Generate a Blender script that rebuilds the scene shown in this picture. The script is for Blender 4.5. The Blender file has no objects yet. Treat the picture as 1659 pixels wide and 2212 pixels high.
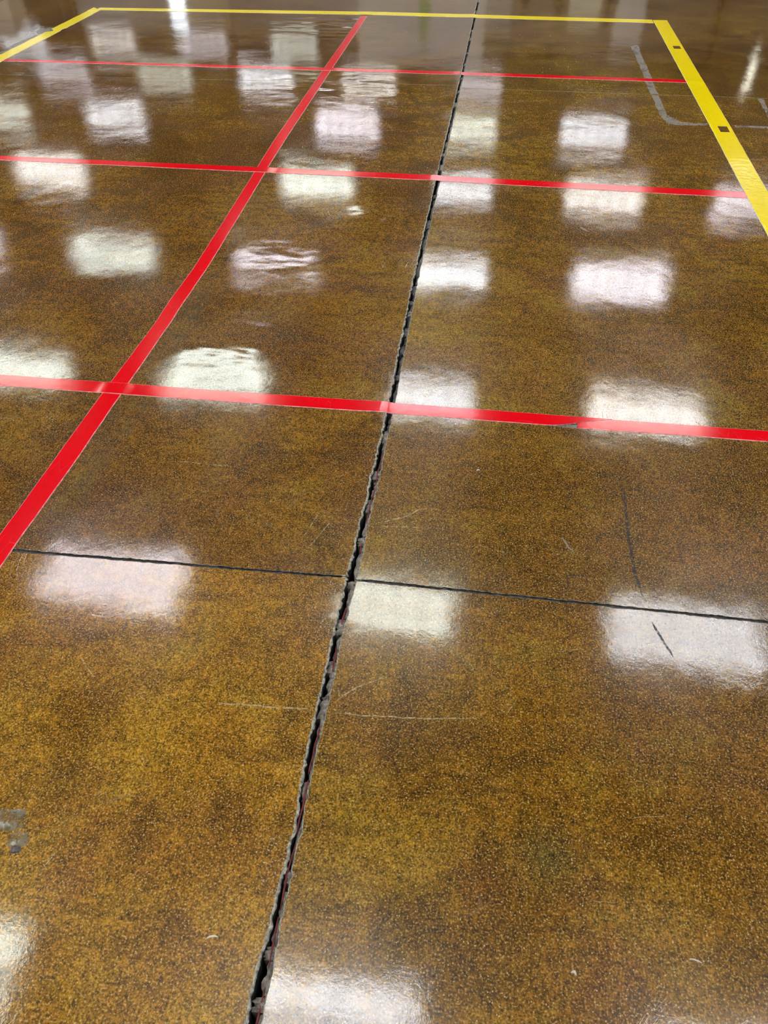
import bpy, math, random
import numpy as np
from mathutils import Vector, Matrix, geometry
random.seed(7); rng = np.random.default_rng(11)
SC = bpy.context.scene
COL = SC.collection

# ------------------------------------------------------------------ camera
CAM_H = 1.23
F_PX, PITCH, ROLL, YAW = 1695.57, 0.748713, -0.0046044, 0.134789
cam_d = bpy.data.cameras.new('camera'); cam = bpy.data.objects.new('camera', cam_d); COL.objects.link(cam)
cam_d.sensor_fit = 'HORIZONTAL'; cam_d.sensor_width = 36.0
cam_d.lens = 36.0 * F_PX / 1659.0
cam_d.clip_start = 0.02; cam_d.clip_end = 200
_f = Vector((0, math.cos(PITCH), -math.sin(PITCH))); _u = Vector((0, math.sin(PITCH), math.cos(PITCH))); _r = Vector((1, 0, 0))
_c, _s = math.cos(ROLL), math.sin(ROLL)
_r, _u = _r * _c + _u * _s, _u * _c - _r * _s
_Z = Matrix.Rotation(YAW, 3, 'Z')
_r, _u, _f = _Z @ _r, _Z @ _u, _Z @ _f
cam.matrix_world = Matrix(((_r.x, _u.x, -_f.x, 0), (_r.y, _u.y, -_f.y, 0), (_r.z, _u.z, -_f.z, CAM_H), (0, 0, 0, 1)))
SC.camera = cam

# ------------------------------------------------------------------ world, exposure (all light comes from the ceiling fixtures)
w = bpy.data.worlds.new('world'); SC.world = w; w.use_nodes = True
w.node_tree.nodes['Background'].inputs[0].default_value = (0.55, 0.57, 0.6, 1)
w.node_tree.nodes['Background'].inputs[1].default_value = 0.05
SC.view_settings.view_transform = 'Standard'; SC.view_settings.look = 'None'
SC.view_settings.gamma = 1.0; SC.view_settings.use_curve_mapping = False
SC.view_settings.exposure = 0.0
SC.cycles.max_bounces = 4; SC.cycles.diffuse_bounces = 2; SC.cycles.glossy_bounces = 3; SC.cycles.transparent_max_bounces = 4
SC.cycles.caustics_reflective = False; SC.cycles.caustics_refractive = False
SC.cycles.adaptive_threshold = 0.05; SC.cycles.use_light_tree = False
LAMP = 20.5            # radiance of a lit troffer lens
CEIL = 3.66

# ------------------------------------------------------------------ node helpers
class Mat:
    def __init__(s, name):
        s.m = bpy.data.materials.new(name); s.m.use_nodes = True
        s.t = s.m.node_tree; s.b = s.t.nodes['Principled BSDF']; s.out = s.t.nodes['Material Output']
        s.pos = None
    def n(s, typ, **kw):
        o = s.t.nodes.new(typ)
        for k, v in kw.items(): setattr(o, k, v)
        return o
    def l(s, a, b): s.t.links.new(a, b)
    def put(s, sock, v):
        if hasattr(v, 'is_output'): s.l(v, sock)
        else: sock.default_value = v
    def P(s):
        if s.pos is None: s.pos = s.n('ShaderNodeNewGeometry').outputs['Position']
        return s.pos
    def map(s, scale=(1, 1, 1), rot=(0, 0, 0), loc=(0, 0, 0), src=None):
        o = s.n('ShaderNodeMapping'); s.l(src or s.P(), o.inputs[0])
        o.inputs['Scale'].default_value = scale; o.inputs['Rotation'].default_value = rot; o.inputs['Location'].default_value = loc
        return o.outputs[0]
    def noise(s, scale, detail=3, rough=0.55, src=None, dist=0.0):
        o = s.n('ShaderNodeTexNoise', noise_dimensions='2D'); s.l(src or s.P(), o.inputs['Vector'])
        o.inputs['Scale'].default_value = scale; o.inputs['Detail'].default_value = detail
        o.inputs['Roughness'].default_value = rough; o.inputs['Distortion'].default_value = dist
        return o.outputs['Fac']
    def vor(s, scale, feature='F1', src=None, out='Distance'):
        o = s.n('ShaderNodeTexVoronoi', feature=feature, voronoi_dimensions='2D'); s.l(src or s.P(), o.inputs['Vector']); o.inputs['Scale'].default_value = scale
        return o.outputs[out]
    def ramp(s, fac, stops, interp='LINEAR'):
        o = s.n('ShaderNodeValToRGB'); s.l(fac, o.inputs[0]); cr = o.color_ramp; cr.interpolation = interp
        while len(cr.elements) < len(stops): cr.elements.new(0.5)
        for e, (p, c) in zip(cr.elements, stops):
            e.position = p; e.color = (c, c, c, 1) if isinstance(c, (int, float)) else (*c, 1)
        return o.outputs[0]
    def rng(s, v, a, b, c, d):
        o = s.n('ShaderNodeMapRange'); s.put(o.inputs[0], v)
        for i, x in enumerate((a, b, c, d)): o.inputs[i + 1].default_value = x
        return o.outputs[0]
    def mth(s, op, a, b=0.0, c=None):
        o = s.n('ShaderNodeMath', operation=op); s.put(o.inputs[0], a); s.put(o.inputs[1], b)
        if c is not None: s.put(o.inputs[2], c)
        return o.outputs[0]
    def mix(s, fac, a, b, blend='MIX'):
        o = s.n('ShaderNodeMix', data_type='RGBA', blend_type=blend)
        s.put(o.inputs[0], fac)
        for i, v in ((6, a), (7, b)):
            s.put(o.inputs[i], v if hasattr(v, 'is_output') else ((*v, 1) if len(v) == 3 else v))
        return o.outputs[2]
    def bump(s, h, dist, strength=1.0, normal=None):
        o = s.n('ShaderNodeBump'); s.l(h, o.inputs['Height']); o.inputs['Distance'].default_value = dist; o.inputs['Strength'].default_value = strength
        if normal is not None: s.l(normal, o.inputs['Normal'])
        return o.outputs[0]
    def set(s, **kw):
        for k, v in kw.items():
            i = s.b.inputs[k.replace('_', ' ')]
            if isinstance(v, tuple) and len(v) == 3: v = (*v, 1)
            s.put(i, v)
        return s

def simple(name, col, rough=0.5, var=0.0, scale=8.0, metal=0.0, bump=0.0, bscale=60.0):
    M = Mat(name)
    a = tuple(max(0, c * (1 - var)) for c in col); b = tuple(c * (1 + var) for c in col)
    c = M.ramp(M.noise(scale, 4), [(0.3, a), (0.7, b)])
    M.set(Base_Color=c, Roughness=rough, Metallic=metal)
    if bump: M.set(Normal=M.bump(M.noise(bscale, 4), bump))
    return M.m

# ------------------------------------------------------------------ polished stained concrete
def floor_material():
    M = Mat('polished_stained_concrete')
    big = M.noise(1.15, 5, 0.6, dist=0.4)
    mid = M.noise(5.5, 5, 0.62, src=M.map(loc=(3.1, 7.7, 0)), dist=0.5)
    red = M.noise(3.0, 6, 0.62, src=M.map(loc=(11.3, 2.2, 5)))
    sml = M.noise(38, 4, 0.6)
    c = M.ramp(big, [(0.33, (0.100, 0.038, 0.0012)), (0.5, (0.172, 0.077, 0.0035)), (0.66, (0.222, 0.118, 0.0090))])
    c = M.mix(M.rng(red, 0.5, 0.66, 0, 0.8), c, (0.140, 0.048, 0.0010))
    c = M.mix(M.rng(mid, 0.50, 0.68, 0, 0.78), c, (0.070, 0.030, 0.0010))
    c = M.mix(M.rng(mid, 0.30, 0.46, 0.5, 0), c, (0.185, 0.115, 0.008))
    stk = M.noise(4.2, 4, 0.6, src=M.map(scale=(0.8, 4.5, 1), loc=(8, 1, 0)))
    c = M.mix(M.rng(stk, 0.52, 0.74, 0, 0.6), c, (0.075, 0.030, 0.0025))
    for (x, y, r, col, a) in ((0.180, 0.555, 0.075, (0.060, 0.050, 0.012), 0.75), (0.085, 0.500, 0.05, (0.120, 0.040, 0.001), 0.7), (-0.80, 0.80, 0.10, (0.110, 0.042, 0.001), 0.75), (0.20, 0.47, 0.05, (0.120, 0.045, 0.001), 0.5), (-0.33, 2.75, 0.16, (0.100, 0.032, 0.001), 0.5)):
        vd = M.n('ShaderNodeVectorMath', operation='DISTANCE'); M.l(M.P(), vd.inputs[0]); vd.inputs[1].default_value = (x, y, 0)
        g = M.mth('MULTIPLY', M.rng(vd.outputs['Value'], r * 0.15, r, a, 0), M.rng(mid, 0.35, 0.6, 0.55, 1.0))
        c = M.mix(g, c, col)
    k = M.rng(sml, 0.25, 0.75, 0.62, 1.42)
    gr = M.noise(120, 4, 0.72)
    k = M.mth('MULTIPLY', k, M.rng(gr, 0.30, 0.70, 0.35, 1.75))
    c = M.mix(1.0, c, k, 'MULTIPLY')
    # stain grain, with gold glints of the lights painted into the colour
    g2 = M.noise(310, 2, 0.6, src=M.map(loc=(4, 8, 0)))
    c = M.mix(M.rng(g2, 0.57, 0.72, 0, 0.85), c, (0.46, 0.29, 0.105))
    c = M.mix(M.rng(g2, 0.44, 0.29, 0, 0.85), c, (0.030, 0.012, 0.001))
    oi = M.n('ShaderNodeObjectInfo'); c = M.mix(1.0, c, oi.outputs['Color'], 'MULTIPLY')   # each bay took the stain a little differently
    fl = M.n('ShaderNodeTexVoronoi', voronoi_dimensions='2D'); M.l(M.P(), fl.inputs['Vector']); fl.inputs['Scale'].default_value = 300
    sep = M.n('ShaderNodeSeparateColor'); M.l(fl.outputs['Color'], sep.inputs[0])
    pick = M.mth('MULTIPLY', M.rng(sep.outputs[0], 0.955, 0.98, 0, 1), M.rng(fl.outputs['Distance'], 0.2, 0.42, 1, 0))
    c = M.mix(M.mth('MULTIPLY', pick, 0.7), c, (0.62, 0.44, 0.19))  # sparse brighter glints, likewise painted into the base colour
    # hair scratches
    wv = M.map(scale=(1, 1, 1))
    vadd = M.n('ShaderNodeVectorMath', operation='ADD'); M.l(wv, vadd.inputs[0])
    nz = M.n('ShaderNodeTexNoise', noise_dimensions='2D'); nz.inputs['Scale'].default_value = 2.5; M.l(M.P(), nz.inputs['Vector'])
    vs = M.n('ShaderNodeVectorMath', operation='SCALE'); M.l(nz.outputs['Color'], vs.inputs[0]); vs.inputs['Scale'].default_value = 0.5
    M.l(vs.outputs[0], vadd.inputs[1])
    scr = None
    for (rz, sx, sy, off) in ((0.3, 9, 1.3, 0), (1.35, 8, 1.1, 4), (2.2, 10, 1.2, 9)):
        q = M.map(scale=(sx, sy, 1), rot=(0, 0, rz), loc=(off, off * 2, 0), src=vadd.outputs[0])
        e = M.vor(1.6, 'DISTANCE_TO_EDGE', src=q)
        e = M.rng(e, 0.0, 0.010, 1, 0)
        scr = e if scr is None else M.mth('MAXIMUM', scr, e)
    msk = M.rng(M.noise(3.3, 4, 0.7, src=M.map(loc=(5, 1, 2))), 0.54, 0.74, 0, 1)
    scr = M.mth('MULTIPLY', scr, msk)
    c = M.mix(M.mth('MULTIPLY', scr, 0.35), c, (0.30, 0.22, 0.12))
    # relief: slow waviness of the coating, lumps where it ran over debris, orange peel, scratches (heights in metres, one bump)
    h = M.mth('MULTIPLY', M.noise(2.6, 3, 0.34), 0.0021)
    lump = None
    for (x, y, r, a) in ((-0.75, 2.00, 0.26, 1.0), (-0.69, 2.60, 0.27, 0.55), (-0.60, 1.36, 0.20, 0.45), (-0.46, 2.98, 0.13, 0.9), (-1.2, 6.2, 0.7, 0.9), (-0.9, 4.7, 0.6, 0.55), (-0.27, 1.0, 0.10, 0.6)):
        vd = M.n('ShaderNodeVectorMath', operation='DISTANCE'); M.l(M.P(), vd.inputs[0]); vd.inputs[1].default_value = (x, y, 0)
        g = M.n('ShaderNodeMapRange', interpolation_type='SMOOTHERSTEP'); M.l(vd.outputs['Value'], g.inputs[0])
        g.inputs[1].default_value = 0; g.inputs[2].default_value = r; g.inputs[3].default_value = a; g.inputs[4].default_value = 0
        g = g.outputs[0]
        lump = g if lump is None else M.mth('MAXIMUM', lump, g)
    ln = M.noise(6, 2, 0.45, src=M.map(scale=(0.7, 1.4, 1), loc=(2, 3, 0)))
    h = M.mth('MULTIPLY_ADD', M.mth('MULTIPLY', lump, ln), 0.0046, h)
    h = M.mth('MULTIPLY_ADD', M.noise(85, 4, 0.78), 0.000075, h)
    h = M.mth('MULTIPLY_ADD', M.noise(19, 3, 0.5), 0.00016, h)
    h = M.mth('MULTIPLY_ADD', scr, -0.00003, h)
    cn = M.bump(h, 1.0)
    cr = M.rng(M.noise(3.5, 3, 0.6, src=M.map(scale=(1, 1.6, 1), loc=(1, 9, 0))), 0.34, 0.66, 0.034, 0.080)
    cr = M.mth('ADD', cr, M.mth('MULTIPLY', scr, 0.10))
    M.set(Base_Color=c, Roughness=0.6, Specular_IOR_Level=0.0)
    M.set(Coat_Weight=1.0, Coat_Roughness=cr, Coat_IOR=1.43, Coat_Normal=cn)
    gl = M.n('ShaderNodeBsdfGlossy'); gl.inputs['Roughness'].default_value = 0.27; gl.inputs['Color'].default_value = (1, 0.94, 0.87, 1)   # scuffed wax
    mx = M.n('ShaderNodeMixShader'); M.l(M.rng(red, 0.35, 0.65, 0.010, 0.031), mx.inputs[0]); M.l(M.b.outputs[0], mx.inputs[1]); M.l(gl.outputs[0], mx.inputs[2])
    M.l(mx.outputs[0], M.out.inputs[0])
    return M.m

def tape_material(name, col, edge=False, wrinkle=0.0):
    M = Mat(name)
    c = M.mix(M.rng(M.noise(45, 4), 0.5, 0.75, 0, 0.3), col, tuple(x * 0.72 for x in col))
    sc = M.vor(3.0, 'DISTANCE_TO_EDGE', src=M.map(scale=(14, 3, 1), rot=(0, 0, 0.5)))
    sc = M.mth('MULTIPLY', M.rng(sc, 0, 0.012, 1, 0), M.rng(M.noise(7, 3), 0.5, 0.6, 0, 1))
    c = M.mix(M.mth('MULTIPLY', sc, 0.35), c, tuple(min(1, x + 0.22) for x in col))
    nrm = M.bump(M.noise(24, 4, 0.6), 0.00016)
    if wrinkle:
        wn = M.noise(30, 3, 0.6, src=M.map(scale=(0.6, 1.2, 1)))
        vd = M.n('ShaderNodeVectorMath', operation='DISTANCE'); M.l(M.P(), vd.inputs[0]); vd.inputs[1].default_value = (1.08, 3.0, 0)
        nrm = M.bump(M.mth('MULTIPLY', wn, M.rng(vd.outputs['Value'], 0.2, 0.9, 1, 0)), wrinkle, normal=nrm)
    M.set(Base_Color=c, Roughness=0.13, Normal=nrm, Specular_IOR_Level=0.33)
    return M.m

def film(name, col, alpha, scale=30, lo=0.4, hi=0.6, rough=0.45):
    M = Mat(name)
    a = M.mth('MULTIPLY', M.rng(M.noise(scale, 5, 0.65), lo, hi, 0.15, 1), alpha)
    M.set(Base_Color=col, Roughness=rough, Alpha=a)
    return M.m

MT = {}
MT['floor'] = floor_material()
MT['raw'] = simple('broken_concrete_edge', (0.28, 0.265, 0.215), 0.8, 0.6, 170, bump=0.0015, bscale=300)
MT['joint_dark'] = simple('dark_joint_surface', (0.014, 0.012, 0.011), 0.8, 0.6, 90, bump=0.001, bscale=260)  # near-black colour for the joint walls and the bed below
MT['filler'] = simple('torn_grey_filler', (0.17, 0.145, 0.12), 0.6, 0.6, 120, bump=0.001, bscale=240)
MT['filler_dark'] = simple('dark_grey_filler', (0.050, 0.045, 0.042), 0.5, 0.8, 120, bump=0.001, bscale=240)
MT['strand'] = simple('red_brown_strand', (0.12, 0.008, 0.008), 0.65, 0.6, 120, bump=0.0006, bscale=300)
MT['crumb'] = simple('pale_coating_crumbs', (0.36, 0.32, 0.25), 0.4, 0.5, 150)
MT['red'] = tape_material('red_vinyl', (0.68, 0.0003, 0.005))
MT['red_edge'] = simple('worn_red_edge', (0.60, 0.22, 0.22), 0.4, 0.4, 60)
MT['yellow'] = tape_material('yellow_vinyl', (0.86, 0.66, 0.002), wrinkle=0.004)
MT['yellow_edge'] = simple('worn_yellow_edge', (0.55, 0.50, 0.22), 0.4, 0.3, 60)
MT['residue'] = film('grey_adhesive_residue', (0.27, 0.245, 0.215), 0.55, 14, 0.22, 0.52)
MT['haze'] = film('old_tape_ghost', (0.19, 0.155, 0.085), 0.22, 16, 0.45, 0.7, 0.15)
MT['scuff'] = film('black_rubber_scuff', (0.012, 0.011, 0.012), 0.8, 130, 0.35, 0.55)
MT['scratch'] = film('pale_scratch', (0.55, 0.42, 0.21), 0.55, 90, 0.33, 0.58)
MT['greypatch'] = film('grey_mortar_smear', (0.21, 0.175, 0.115), 0.75, 60, 0.36, 0.58, 0.2)
MT['pebble'] = simple('grey_pebble', (0.09, 0.075, 0.07), 0.3, 0.5, 120, bump=0.002, bscale=150)
MT['white_bit'] = simple('white_plastic', (0.48, 0.46, 0.40), 0.3, 0.1)

# ------------------------------------------------------------------ object helpers
def link(name, verts, faces, mats, parent=None, fmat=None, smooth=None, mesh=None):
    me = bpy.data.meshes.new(name); me.from_pydata([tuple(v) for v in verts], [], faces)
    for m in (mats if isinstance(mats, (list, tuple)) else [mats]): me.materials.append(m)
    if fmat is not None: me.polygons.foreach_set('material_index', fmat)
    if smooth is not None:
        me.polygons.foreach_set('use_smooth', [bool(smooth)] * len(faces) if isinstance(smooth, bool) else smooth)
    me.update()
    o = bpy.data.objects.new(name, me); COL.objects.link(o)
    if parent: o.parent = parent
    return o
def tag(o, label=None, cat=None, group=None, kind=None):
    if label: o['label'] = label
    if cat: o['category'] = cat
    if group: o['group'] = group
    if kind: o['kind'] = kind
    return o
def empty(name, loc=(0, 0, 0)):
    o = bpy.data.objects.new(name, None); COL.objects.link(o); o.location = loc; o.empty_display_size = 0.1; return o
def boxes(lst):
    V, Fc = [], []
    for (x0, x1, y0, y1, z0, z1) in lst:
        b = len(V)
        V += [(x0, y0, z0), (x1, y0, z0), (x1, y1, z0), (x0, y1, z0), (x0, y0, z1), (x1, y0, z1), (x1, y1, z1), (x0, y1, z1)]
        Fc += [tuple(b + i for i in f) for f in ((0, 3, 2, 1), (4, 5, 6, 7), (0, 1, 5, 4), (1, 2, 6, 5), (2, 3, 7, 6), (3, 0, 4, 7))]
    return V, Fc
def box(name, b, mat, parent=None):
    return link(name, *boxes([b]), mat, parent)

def smooth_noise(t, scale, seed):
    """1-D value noise in -1..1"""
    r = np.random.default_rng(seed); tab = r.uniform(-1, 1, 4096)
    u = np.asarray(t, float) / scale + 1000.0; i = np.floor(u).astype(int); f = u - i; f = f * f * (3 - 2 * f)
    return tab[i % 4096] * (1 - f) + tab[(i + 1) % 4096] * f

# ------------------------------------------------------------------ joints
KY = np.array([-3, 0.278, 0.342, 0.411, 0.545, 0.666, 0.807, 0.913, 1.032, 1.097, 1.238, 1.485, 1.68, 2.031, 2.48, 2.987, 3.908, 5.139, 6.5, 30])
KL = np.array([-.232, -.232, -.233, -.229, -.224, -.231, -.231, -.234, -.231, -.230, -.228, -.226, -.223, -.229, -.234, -.234, -.231, -.226, -.226, -.226])
KR = np.array([-.208, -.208, -.208, -.211, -.210, -.213, -.210, -.212, -.211, -.205, -.207, -.204, -.204, -.209, -.214, -.213, -.211, -.206, -.206, -.206])
def rimL(y): return np.interp(y, KY, KL) + 0.0016 * smooth_noise(y, 0.05, 1) + 0.0013 * smooth_noise(y, 0.008, 2) - 0.0022 * np.clip(smooth_noise(y, 0.014, 3) - 0.45, 0, 1) * 2
def rimR(y): return np.interp(y, KY, KR) + 0.0013 * smooth_noise(y, 0.05, 4) + 0.0009 * smooth_noise(y, 0.007, 5) + 0.0022 * np.clip(smooth_noise(y, 0.016, 6) - 0.5, 0, 1) * 2
def jY(k, x):
    """centre line of cross joint k"""
    x = np.asarray(x, float)
    if k == 1: return np.where(x < -0.218, 1.100 + np.clip(x + .228, -1.5, 1) * 0.019, 1.096 - np.clip(x + .149, -1, 2) * 0.0078)
    if k == 2: return np.where(x < -0.218, 4.789 + np.clip(x + .637, -2.5, .5) * 0.033, 4.757 + 0 * x)
    return {0: -2.57, 3: 8.42}[k] + 0 * x
JW = {0: 0.002, 1: 0.0040, 2: 0.0022, 3: 0.0025}
def jedge(k, x, side):
    return jY(k, x) + side * (JW[k] + 0.0009 * smooth_noise(x, 0.02, 20 + k + side) + 0.0008 * smooth_noise(x, 0.006, 30 + k + side) + 0.0018 * np.clip(smooth_noise(x, 0.011, 40 + k + side) - 0.55, 0, 1) * 2)
CURL_L, CURL_S = 0.16, 0.042
def fz(x, y):
    """height of the floor surface: the slabs left of the wide joint curl up a little at its edge"""
    d = np.clip(-0.2285 - x, 0, CURL_L)
    return np.where(x < -0.219, 0.5 * CURL_S / CURL_L * (CURL_L - d) ** 2, 0.0)
def ysteps(a, b):
    out = [a]
    while out[-1] < b - 1e-6:
        y = out[-1]
        st = 0.12 if y < 0.0 else (0.0035 if y < 1.3 else 0.0045 if y < 2.6 else 0.008 if y < 5.2 else 0.015 if y < 7.2 else 0.15)
        out.append(min(b, y + st))
    if len(out) > 2 and out[-1] - out[-2] < 0.002: out.pop(-2)
    return np.array(out)
def xsteps(a, b, k):
    out = [a]
    while out[-1] < b - 1e-6:
        x = out[-1]
        near = -1.2 < x < 0.9
        st = {1: 0.0035 if near else 0.05, 2: 0.02 if -3.2 < x < 1.6 else 0.2}.get(k, 0.2)
        out.append(min(b, x + st))
    if len(out) > 2 and out[-1] - out[-2] < 0.002: out.pop(-2)
    return np.array(out)

XL, XR = -3.886, 3.446
floor = box('floor', (-16.0, 13.5, -5.0, 28.5, -0.18, -0.055), MT['joint_dark'])
tag(floor, kind='structure')

def slab(side, row):
    k0, k1 = row, row + 1
    if side == 'L':
        f_cr, f_out = rimL, (lambda y: np.full_like(y, XL + 0.003))
    else:
        f_cr, f_out = rimR, (lambda y: np.full_like(y, XR - 0.003))
    inset = 0.0022
    xc0 = -0.229 if side == 'L' else -0.209
    if side == 'L': xa, xb = XL + 0.003, xc0
    else: xa, xb = xc0, XR - 0.003
    xs0 = xsteps(xa, xb, k0); xs1 = xsteps(xa, xb, k1)
    bot = np.c_[xs0, jedge(k0, xs0, +1)]; top = np.c_[xs1, jedge(k1, xs1, -1)]
    ylo_c = float(jedge(k0, np.array([xc0]), 1)[0]); yhi_c = float(jedge(k1, np.array([xc0]), -1)[0])
    yc = ysteps(ylo_c, yhi_c)[1:-1]
    cr = np.c_[f_cr(yc), yc]
    ylo_o = bot[0, 1] if side == 'L' else bot[-1, 1]; yhi_o = top[0, 1] if side == 'L' else top[-1, 1]
    yo = np.linspace(ylo_o, yhi_o, 8)[1:-1]
    ou = np.c_[f_out(yo), yo]
    # loop counter-clockwise
    if side == 'L': loop = np.concatenate([bot, cr, top[::-1], ou[::-1]])
    else: loop = np.concatenate([bot, ou, top[::-1], cr[::-1]])
    n = len(loop)
    # interior points
    pts = []
    for yy in np.arange(ylo_c + 0.09, yhi_c - 0.05, 0.11):
        if side == 'L': xx = list(xc0 - np.array([0.018, 0.04, 0.065, 0.09, 0.12, 0.155, 0.2])) + list(np.arange(xc0 - 0.32, xa + 0.1, -0.22))
        else: xx = list(np.arange(xc0 + 0.03, xb - 0.1, 0.22))
        pts += [(x, yy) for x in xx]
    if side == 'L':   # closer rows on the curled edge
        for yy in np.arange(ylo_c + 0.035, yhi_c - 0.03, 0.035):
            pts += [(xc0 - d, yy + 0.004) for d in (0.012, 0.03, 0.055, 0.08, 0.105, 0.14, 0.17)]
    allp = [Vector((float(a), float(b))) for a, b in loop] + [Vector((float(a), float(b))) for a, b in pts]
    edges = [(i, (i + 1) % n) for i in range(n)]
    vo, eo, fo, ov, oe, of = geometry.delaunay_2d_cdt(allp, edges, [list(range(n))], 1, 1e-7)
    V = [(v.x, v.y, float(fz(v.x, v.y))) for v in vo]
    F = [tuple(f) for f in fo]
    # orient up
    F = [f if (vo[f[1]] - vo[f[0]]).cross(vo[f[2]] - vo[f[0]]) > 0 else tuple(reversed(f)) for f in F]
    sm = [True] * len(F); fm = [0] * len(F)
    # broken rim and wall
    nx = np.roll(loop, -1, 0) - np.roll(loop, 1, 0); ln = np.linalg.norm(nx, axis=1, keepdims=True); nx = nx / np.maximum(ln, 1e-9)
    outn = np.c_[nx[:, 1], -nx[:, 0]]
    i0 = len(V); iscr = np.abs(loop[:, 0] - xc0) < 0.012
    r = np.random.default_rng(row * 10 + (side == 'L'))
    kk = np.convolve(np.r_[r.uniform(0, 1, n + 4)], np.ones(3) / 3, 'same')[2:-2]
    ext = np.where(iscr, (0.0016 + 0.0052 * kk) * (1.0 if side == 'L' else 0.55) + r.uniform(-0.0006, 0.0006, n), r.uniform(0.0001, 0.0009, n))
    dz1 = np.where(iscr, r.uniform(0.0003, 0.0018, n), r.uniform(0.0004, 0.0015, n))
    zt = np.array([float(fz(a, b)) for a, b in loop])
    r1 = loop + outn * (ext * 0.7)[:, None]; r2 = loop + outn * ext[:, None]
    dz2 = np.where(iscr, r.uniform(0.002, 0.005, n), 0.004)
    for P, z in ((loop, zt), (r1, zt - dz1), (r2, zt - dz2), (r2, np.full(n, -0.0545))):
        V += [(float(P[i, 0]), float(P[i, 1]), float(z[i])) for i in range(n)]
    for q in range(3):
        for i in range(n):
            j = (i + 1) % n
            F.append((i0 + q * n + i, i0 + (q + 1) * n + i, i0 + (q + 1) * n + j, i0 + q * n + j)); sm.append(False); fm.append(2 if q == 2 else (1 if (iscr[i] or q == 0) else 3))
    return link('concrete_slab', V, F, [MT['floor'], MT['raw'], MT['joint_dark'], MT['filler_dark']], floor, fm, sm)

SLABS = {}
for row in (0, 1, 2):
    for sd in 'LR':
        SLABS[sd, row] = slab(sd, row)
        SLABS[sd, row].color = {('L', 0): (1.14, 1.12, 1.1, 1), ('R', 0): (0.90, 0.92, 0.9, 1), ('L', 1): (0.78, 0.74, 0.7, 1), ('R', 1): (0.88, 0.93, 0.9, 1), ('L', 2): (0.74, 0.70, 0.7, 1), ('R', 2): (0.76, 0.78, 0.8, 1)}[sd, row]
# the remaining bays of the floor, beyond the frame
ylines = [-5.0, -2.572, 1.093, 4.757, 8.42, 12.08, 15.74, 19.4, 23.06, 28.5]
xlines = [-16.0, -14.86, -11.2, -7.54, XL, -0.218, XR, 7.10, 10.76, 13.5]
for i in range(len(xlines) - 1):
    for j in range(len(ylines) - 1):
        if xlines[i] in (XL, -0.218) and 1 <= j <= 3: continue
        g = 0.003
        box('concrete_slab', (xlines[i] + g, xlines[i + 1] - g, ylines[j] + g, ylines[j + 1] - g, -0.0545, 0.0), MT['floor'], floor).color = (0.8, 0.8, 0.8, 1)

def owner(x, y):
    sd = 'L' if x < -0.219 else 'R'
    return SLABS[sd, 0 if y < 1.093 else 1 if y < 4.757 else 2]

# ------------------------------------------------------------------ torn filler in the wide joint
def ribbon(name, ys, left, right, ztop, mat, parent, label=None, depth=0.03, seed=0):
    """irregular lump of filler running along the joint"""
    r = np.random.default_rng(seed); V = []; F = []; n = len(ys)
    for i, y in enumerate(ys):
        l, rr, z = left[i], right[i], ztop[i]; m = l + (rr - l) * r.uniform(0.35, 0.65)
        V += [(l, y, -0.054), (l, y, z - r.uniform(0.002, 0.006)), (m, y + r.uniform(-.001, .001), z), (rr, y, z - r.uniform(0.0, 0.004)), (rr, y, -0.054)]
    for i in range(n - 1):
        for q in range(4):
            a = i * 5 + q; F.append((a, a + 1, a + 6, a + 5))
    F.append((4, 3, 2, 1, 0)); e = (n - 1) * 5; F.append((e, e + 1, e + 2, e + 3, e + 4))
    o = link(name, V, F, mat, parent)
    if label: o['label'] = label
    return o
y = 0.10; k = 0
while y < 7.3:
    L = random.uniform(0.05, 0.16) * (1 if y < 2.5 else 2.2)
    bridge = k % 2 == 1
    L *= 0.32 if bridge else 0.8
    n = 9 if y < 2.5 else 7
    ys = np.linspace(y, y + L, n)
    lo, hi = np.interp(ys, KY, KL) + 0.002, np.interp(ys, KY, KR) + 0.0005
    wd = hi - lo; rr = np.random.default_rng(100 + k)
    env = np.sin(np.linspace(0.25, math.pi - 0.25, n))
    if bridge:
        left = lo + wd * rr.uniform(0.0, 0.3, n); zt = -0.006 + 0.004 * env + rr.uniform(-.0015, .0012, n)
    else:
        left = lo + wd * (0.50 + rr.uniform(-0.16, 0.16, n)); zt = -0.0042 + 0.002 * env + rr.uniform(-.0015, .0012, n)
    left = np.minimum(left, hi - 0.003)
    mat = MT['filler'] if (y < 1.6 or random.random() < 0.35) else MT['filler_dark']
    ribbon('joint_filler', ys, left, hi, zt, mat, floor, seed=200 + k)
    y += L * random.uniform(0.95, 1.2); k += 1

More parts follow.
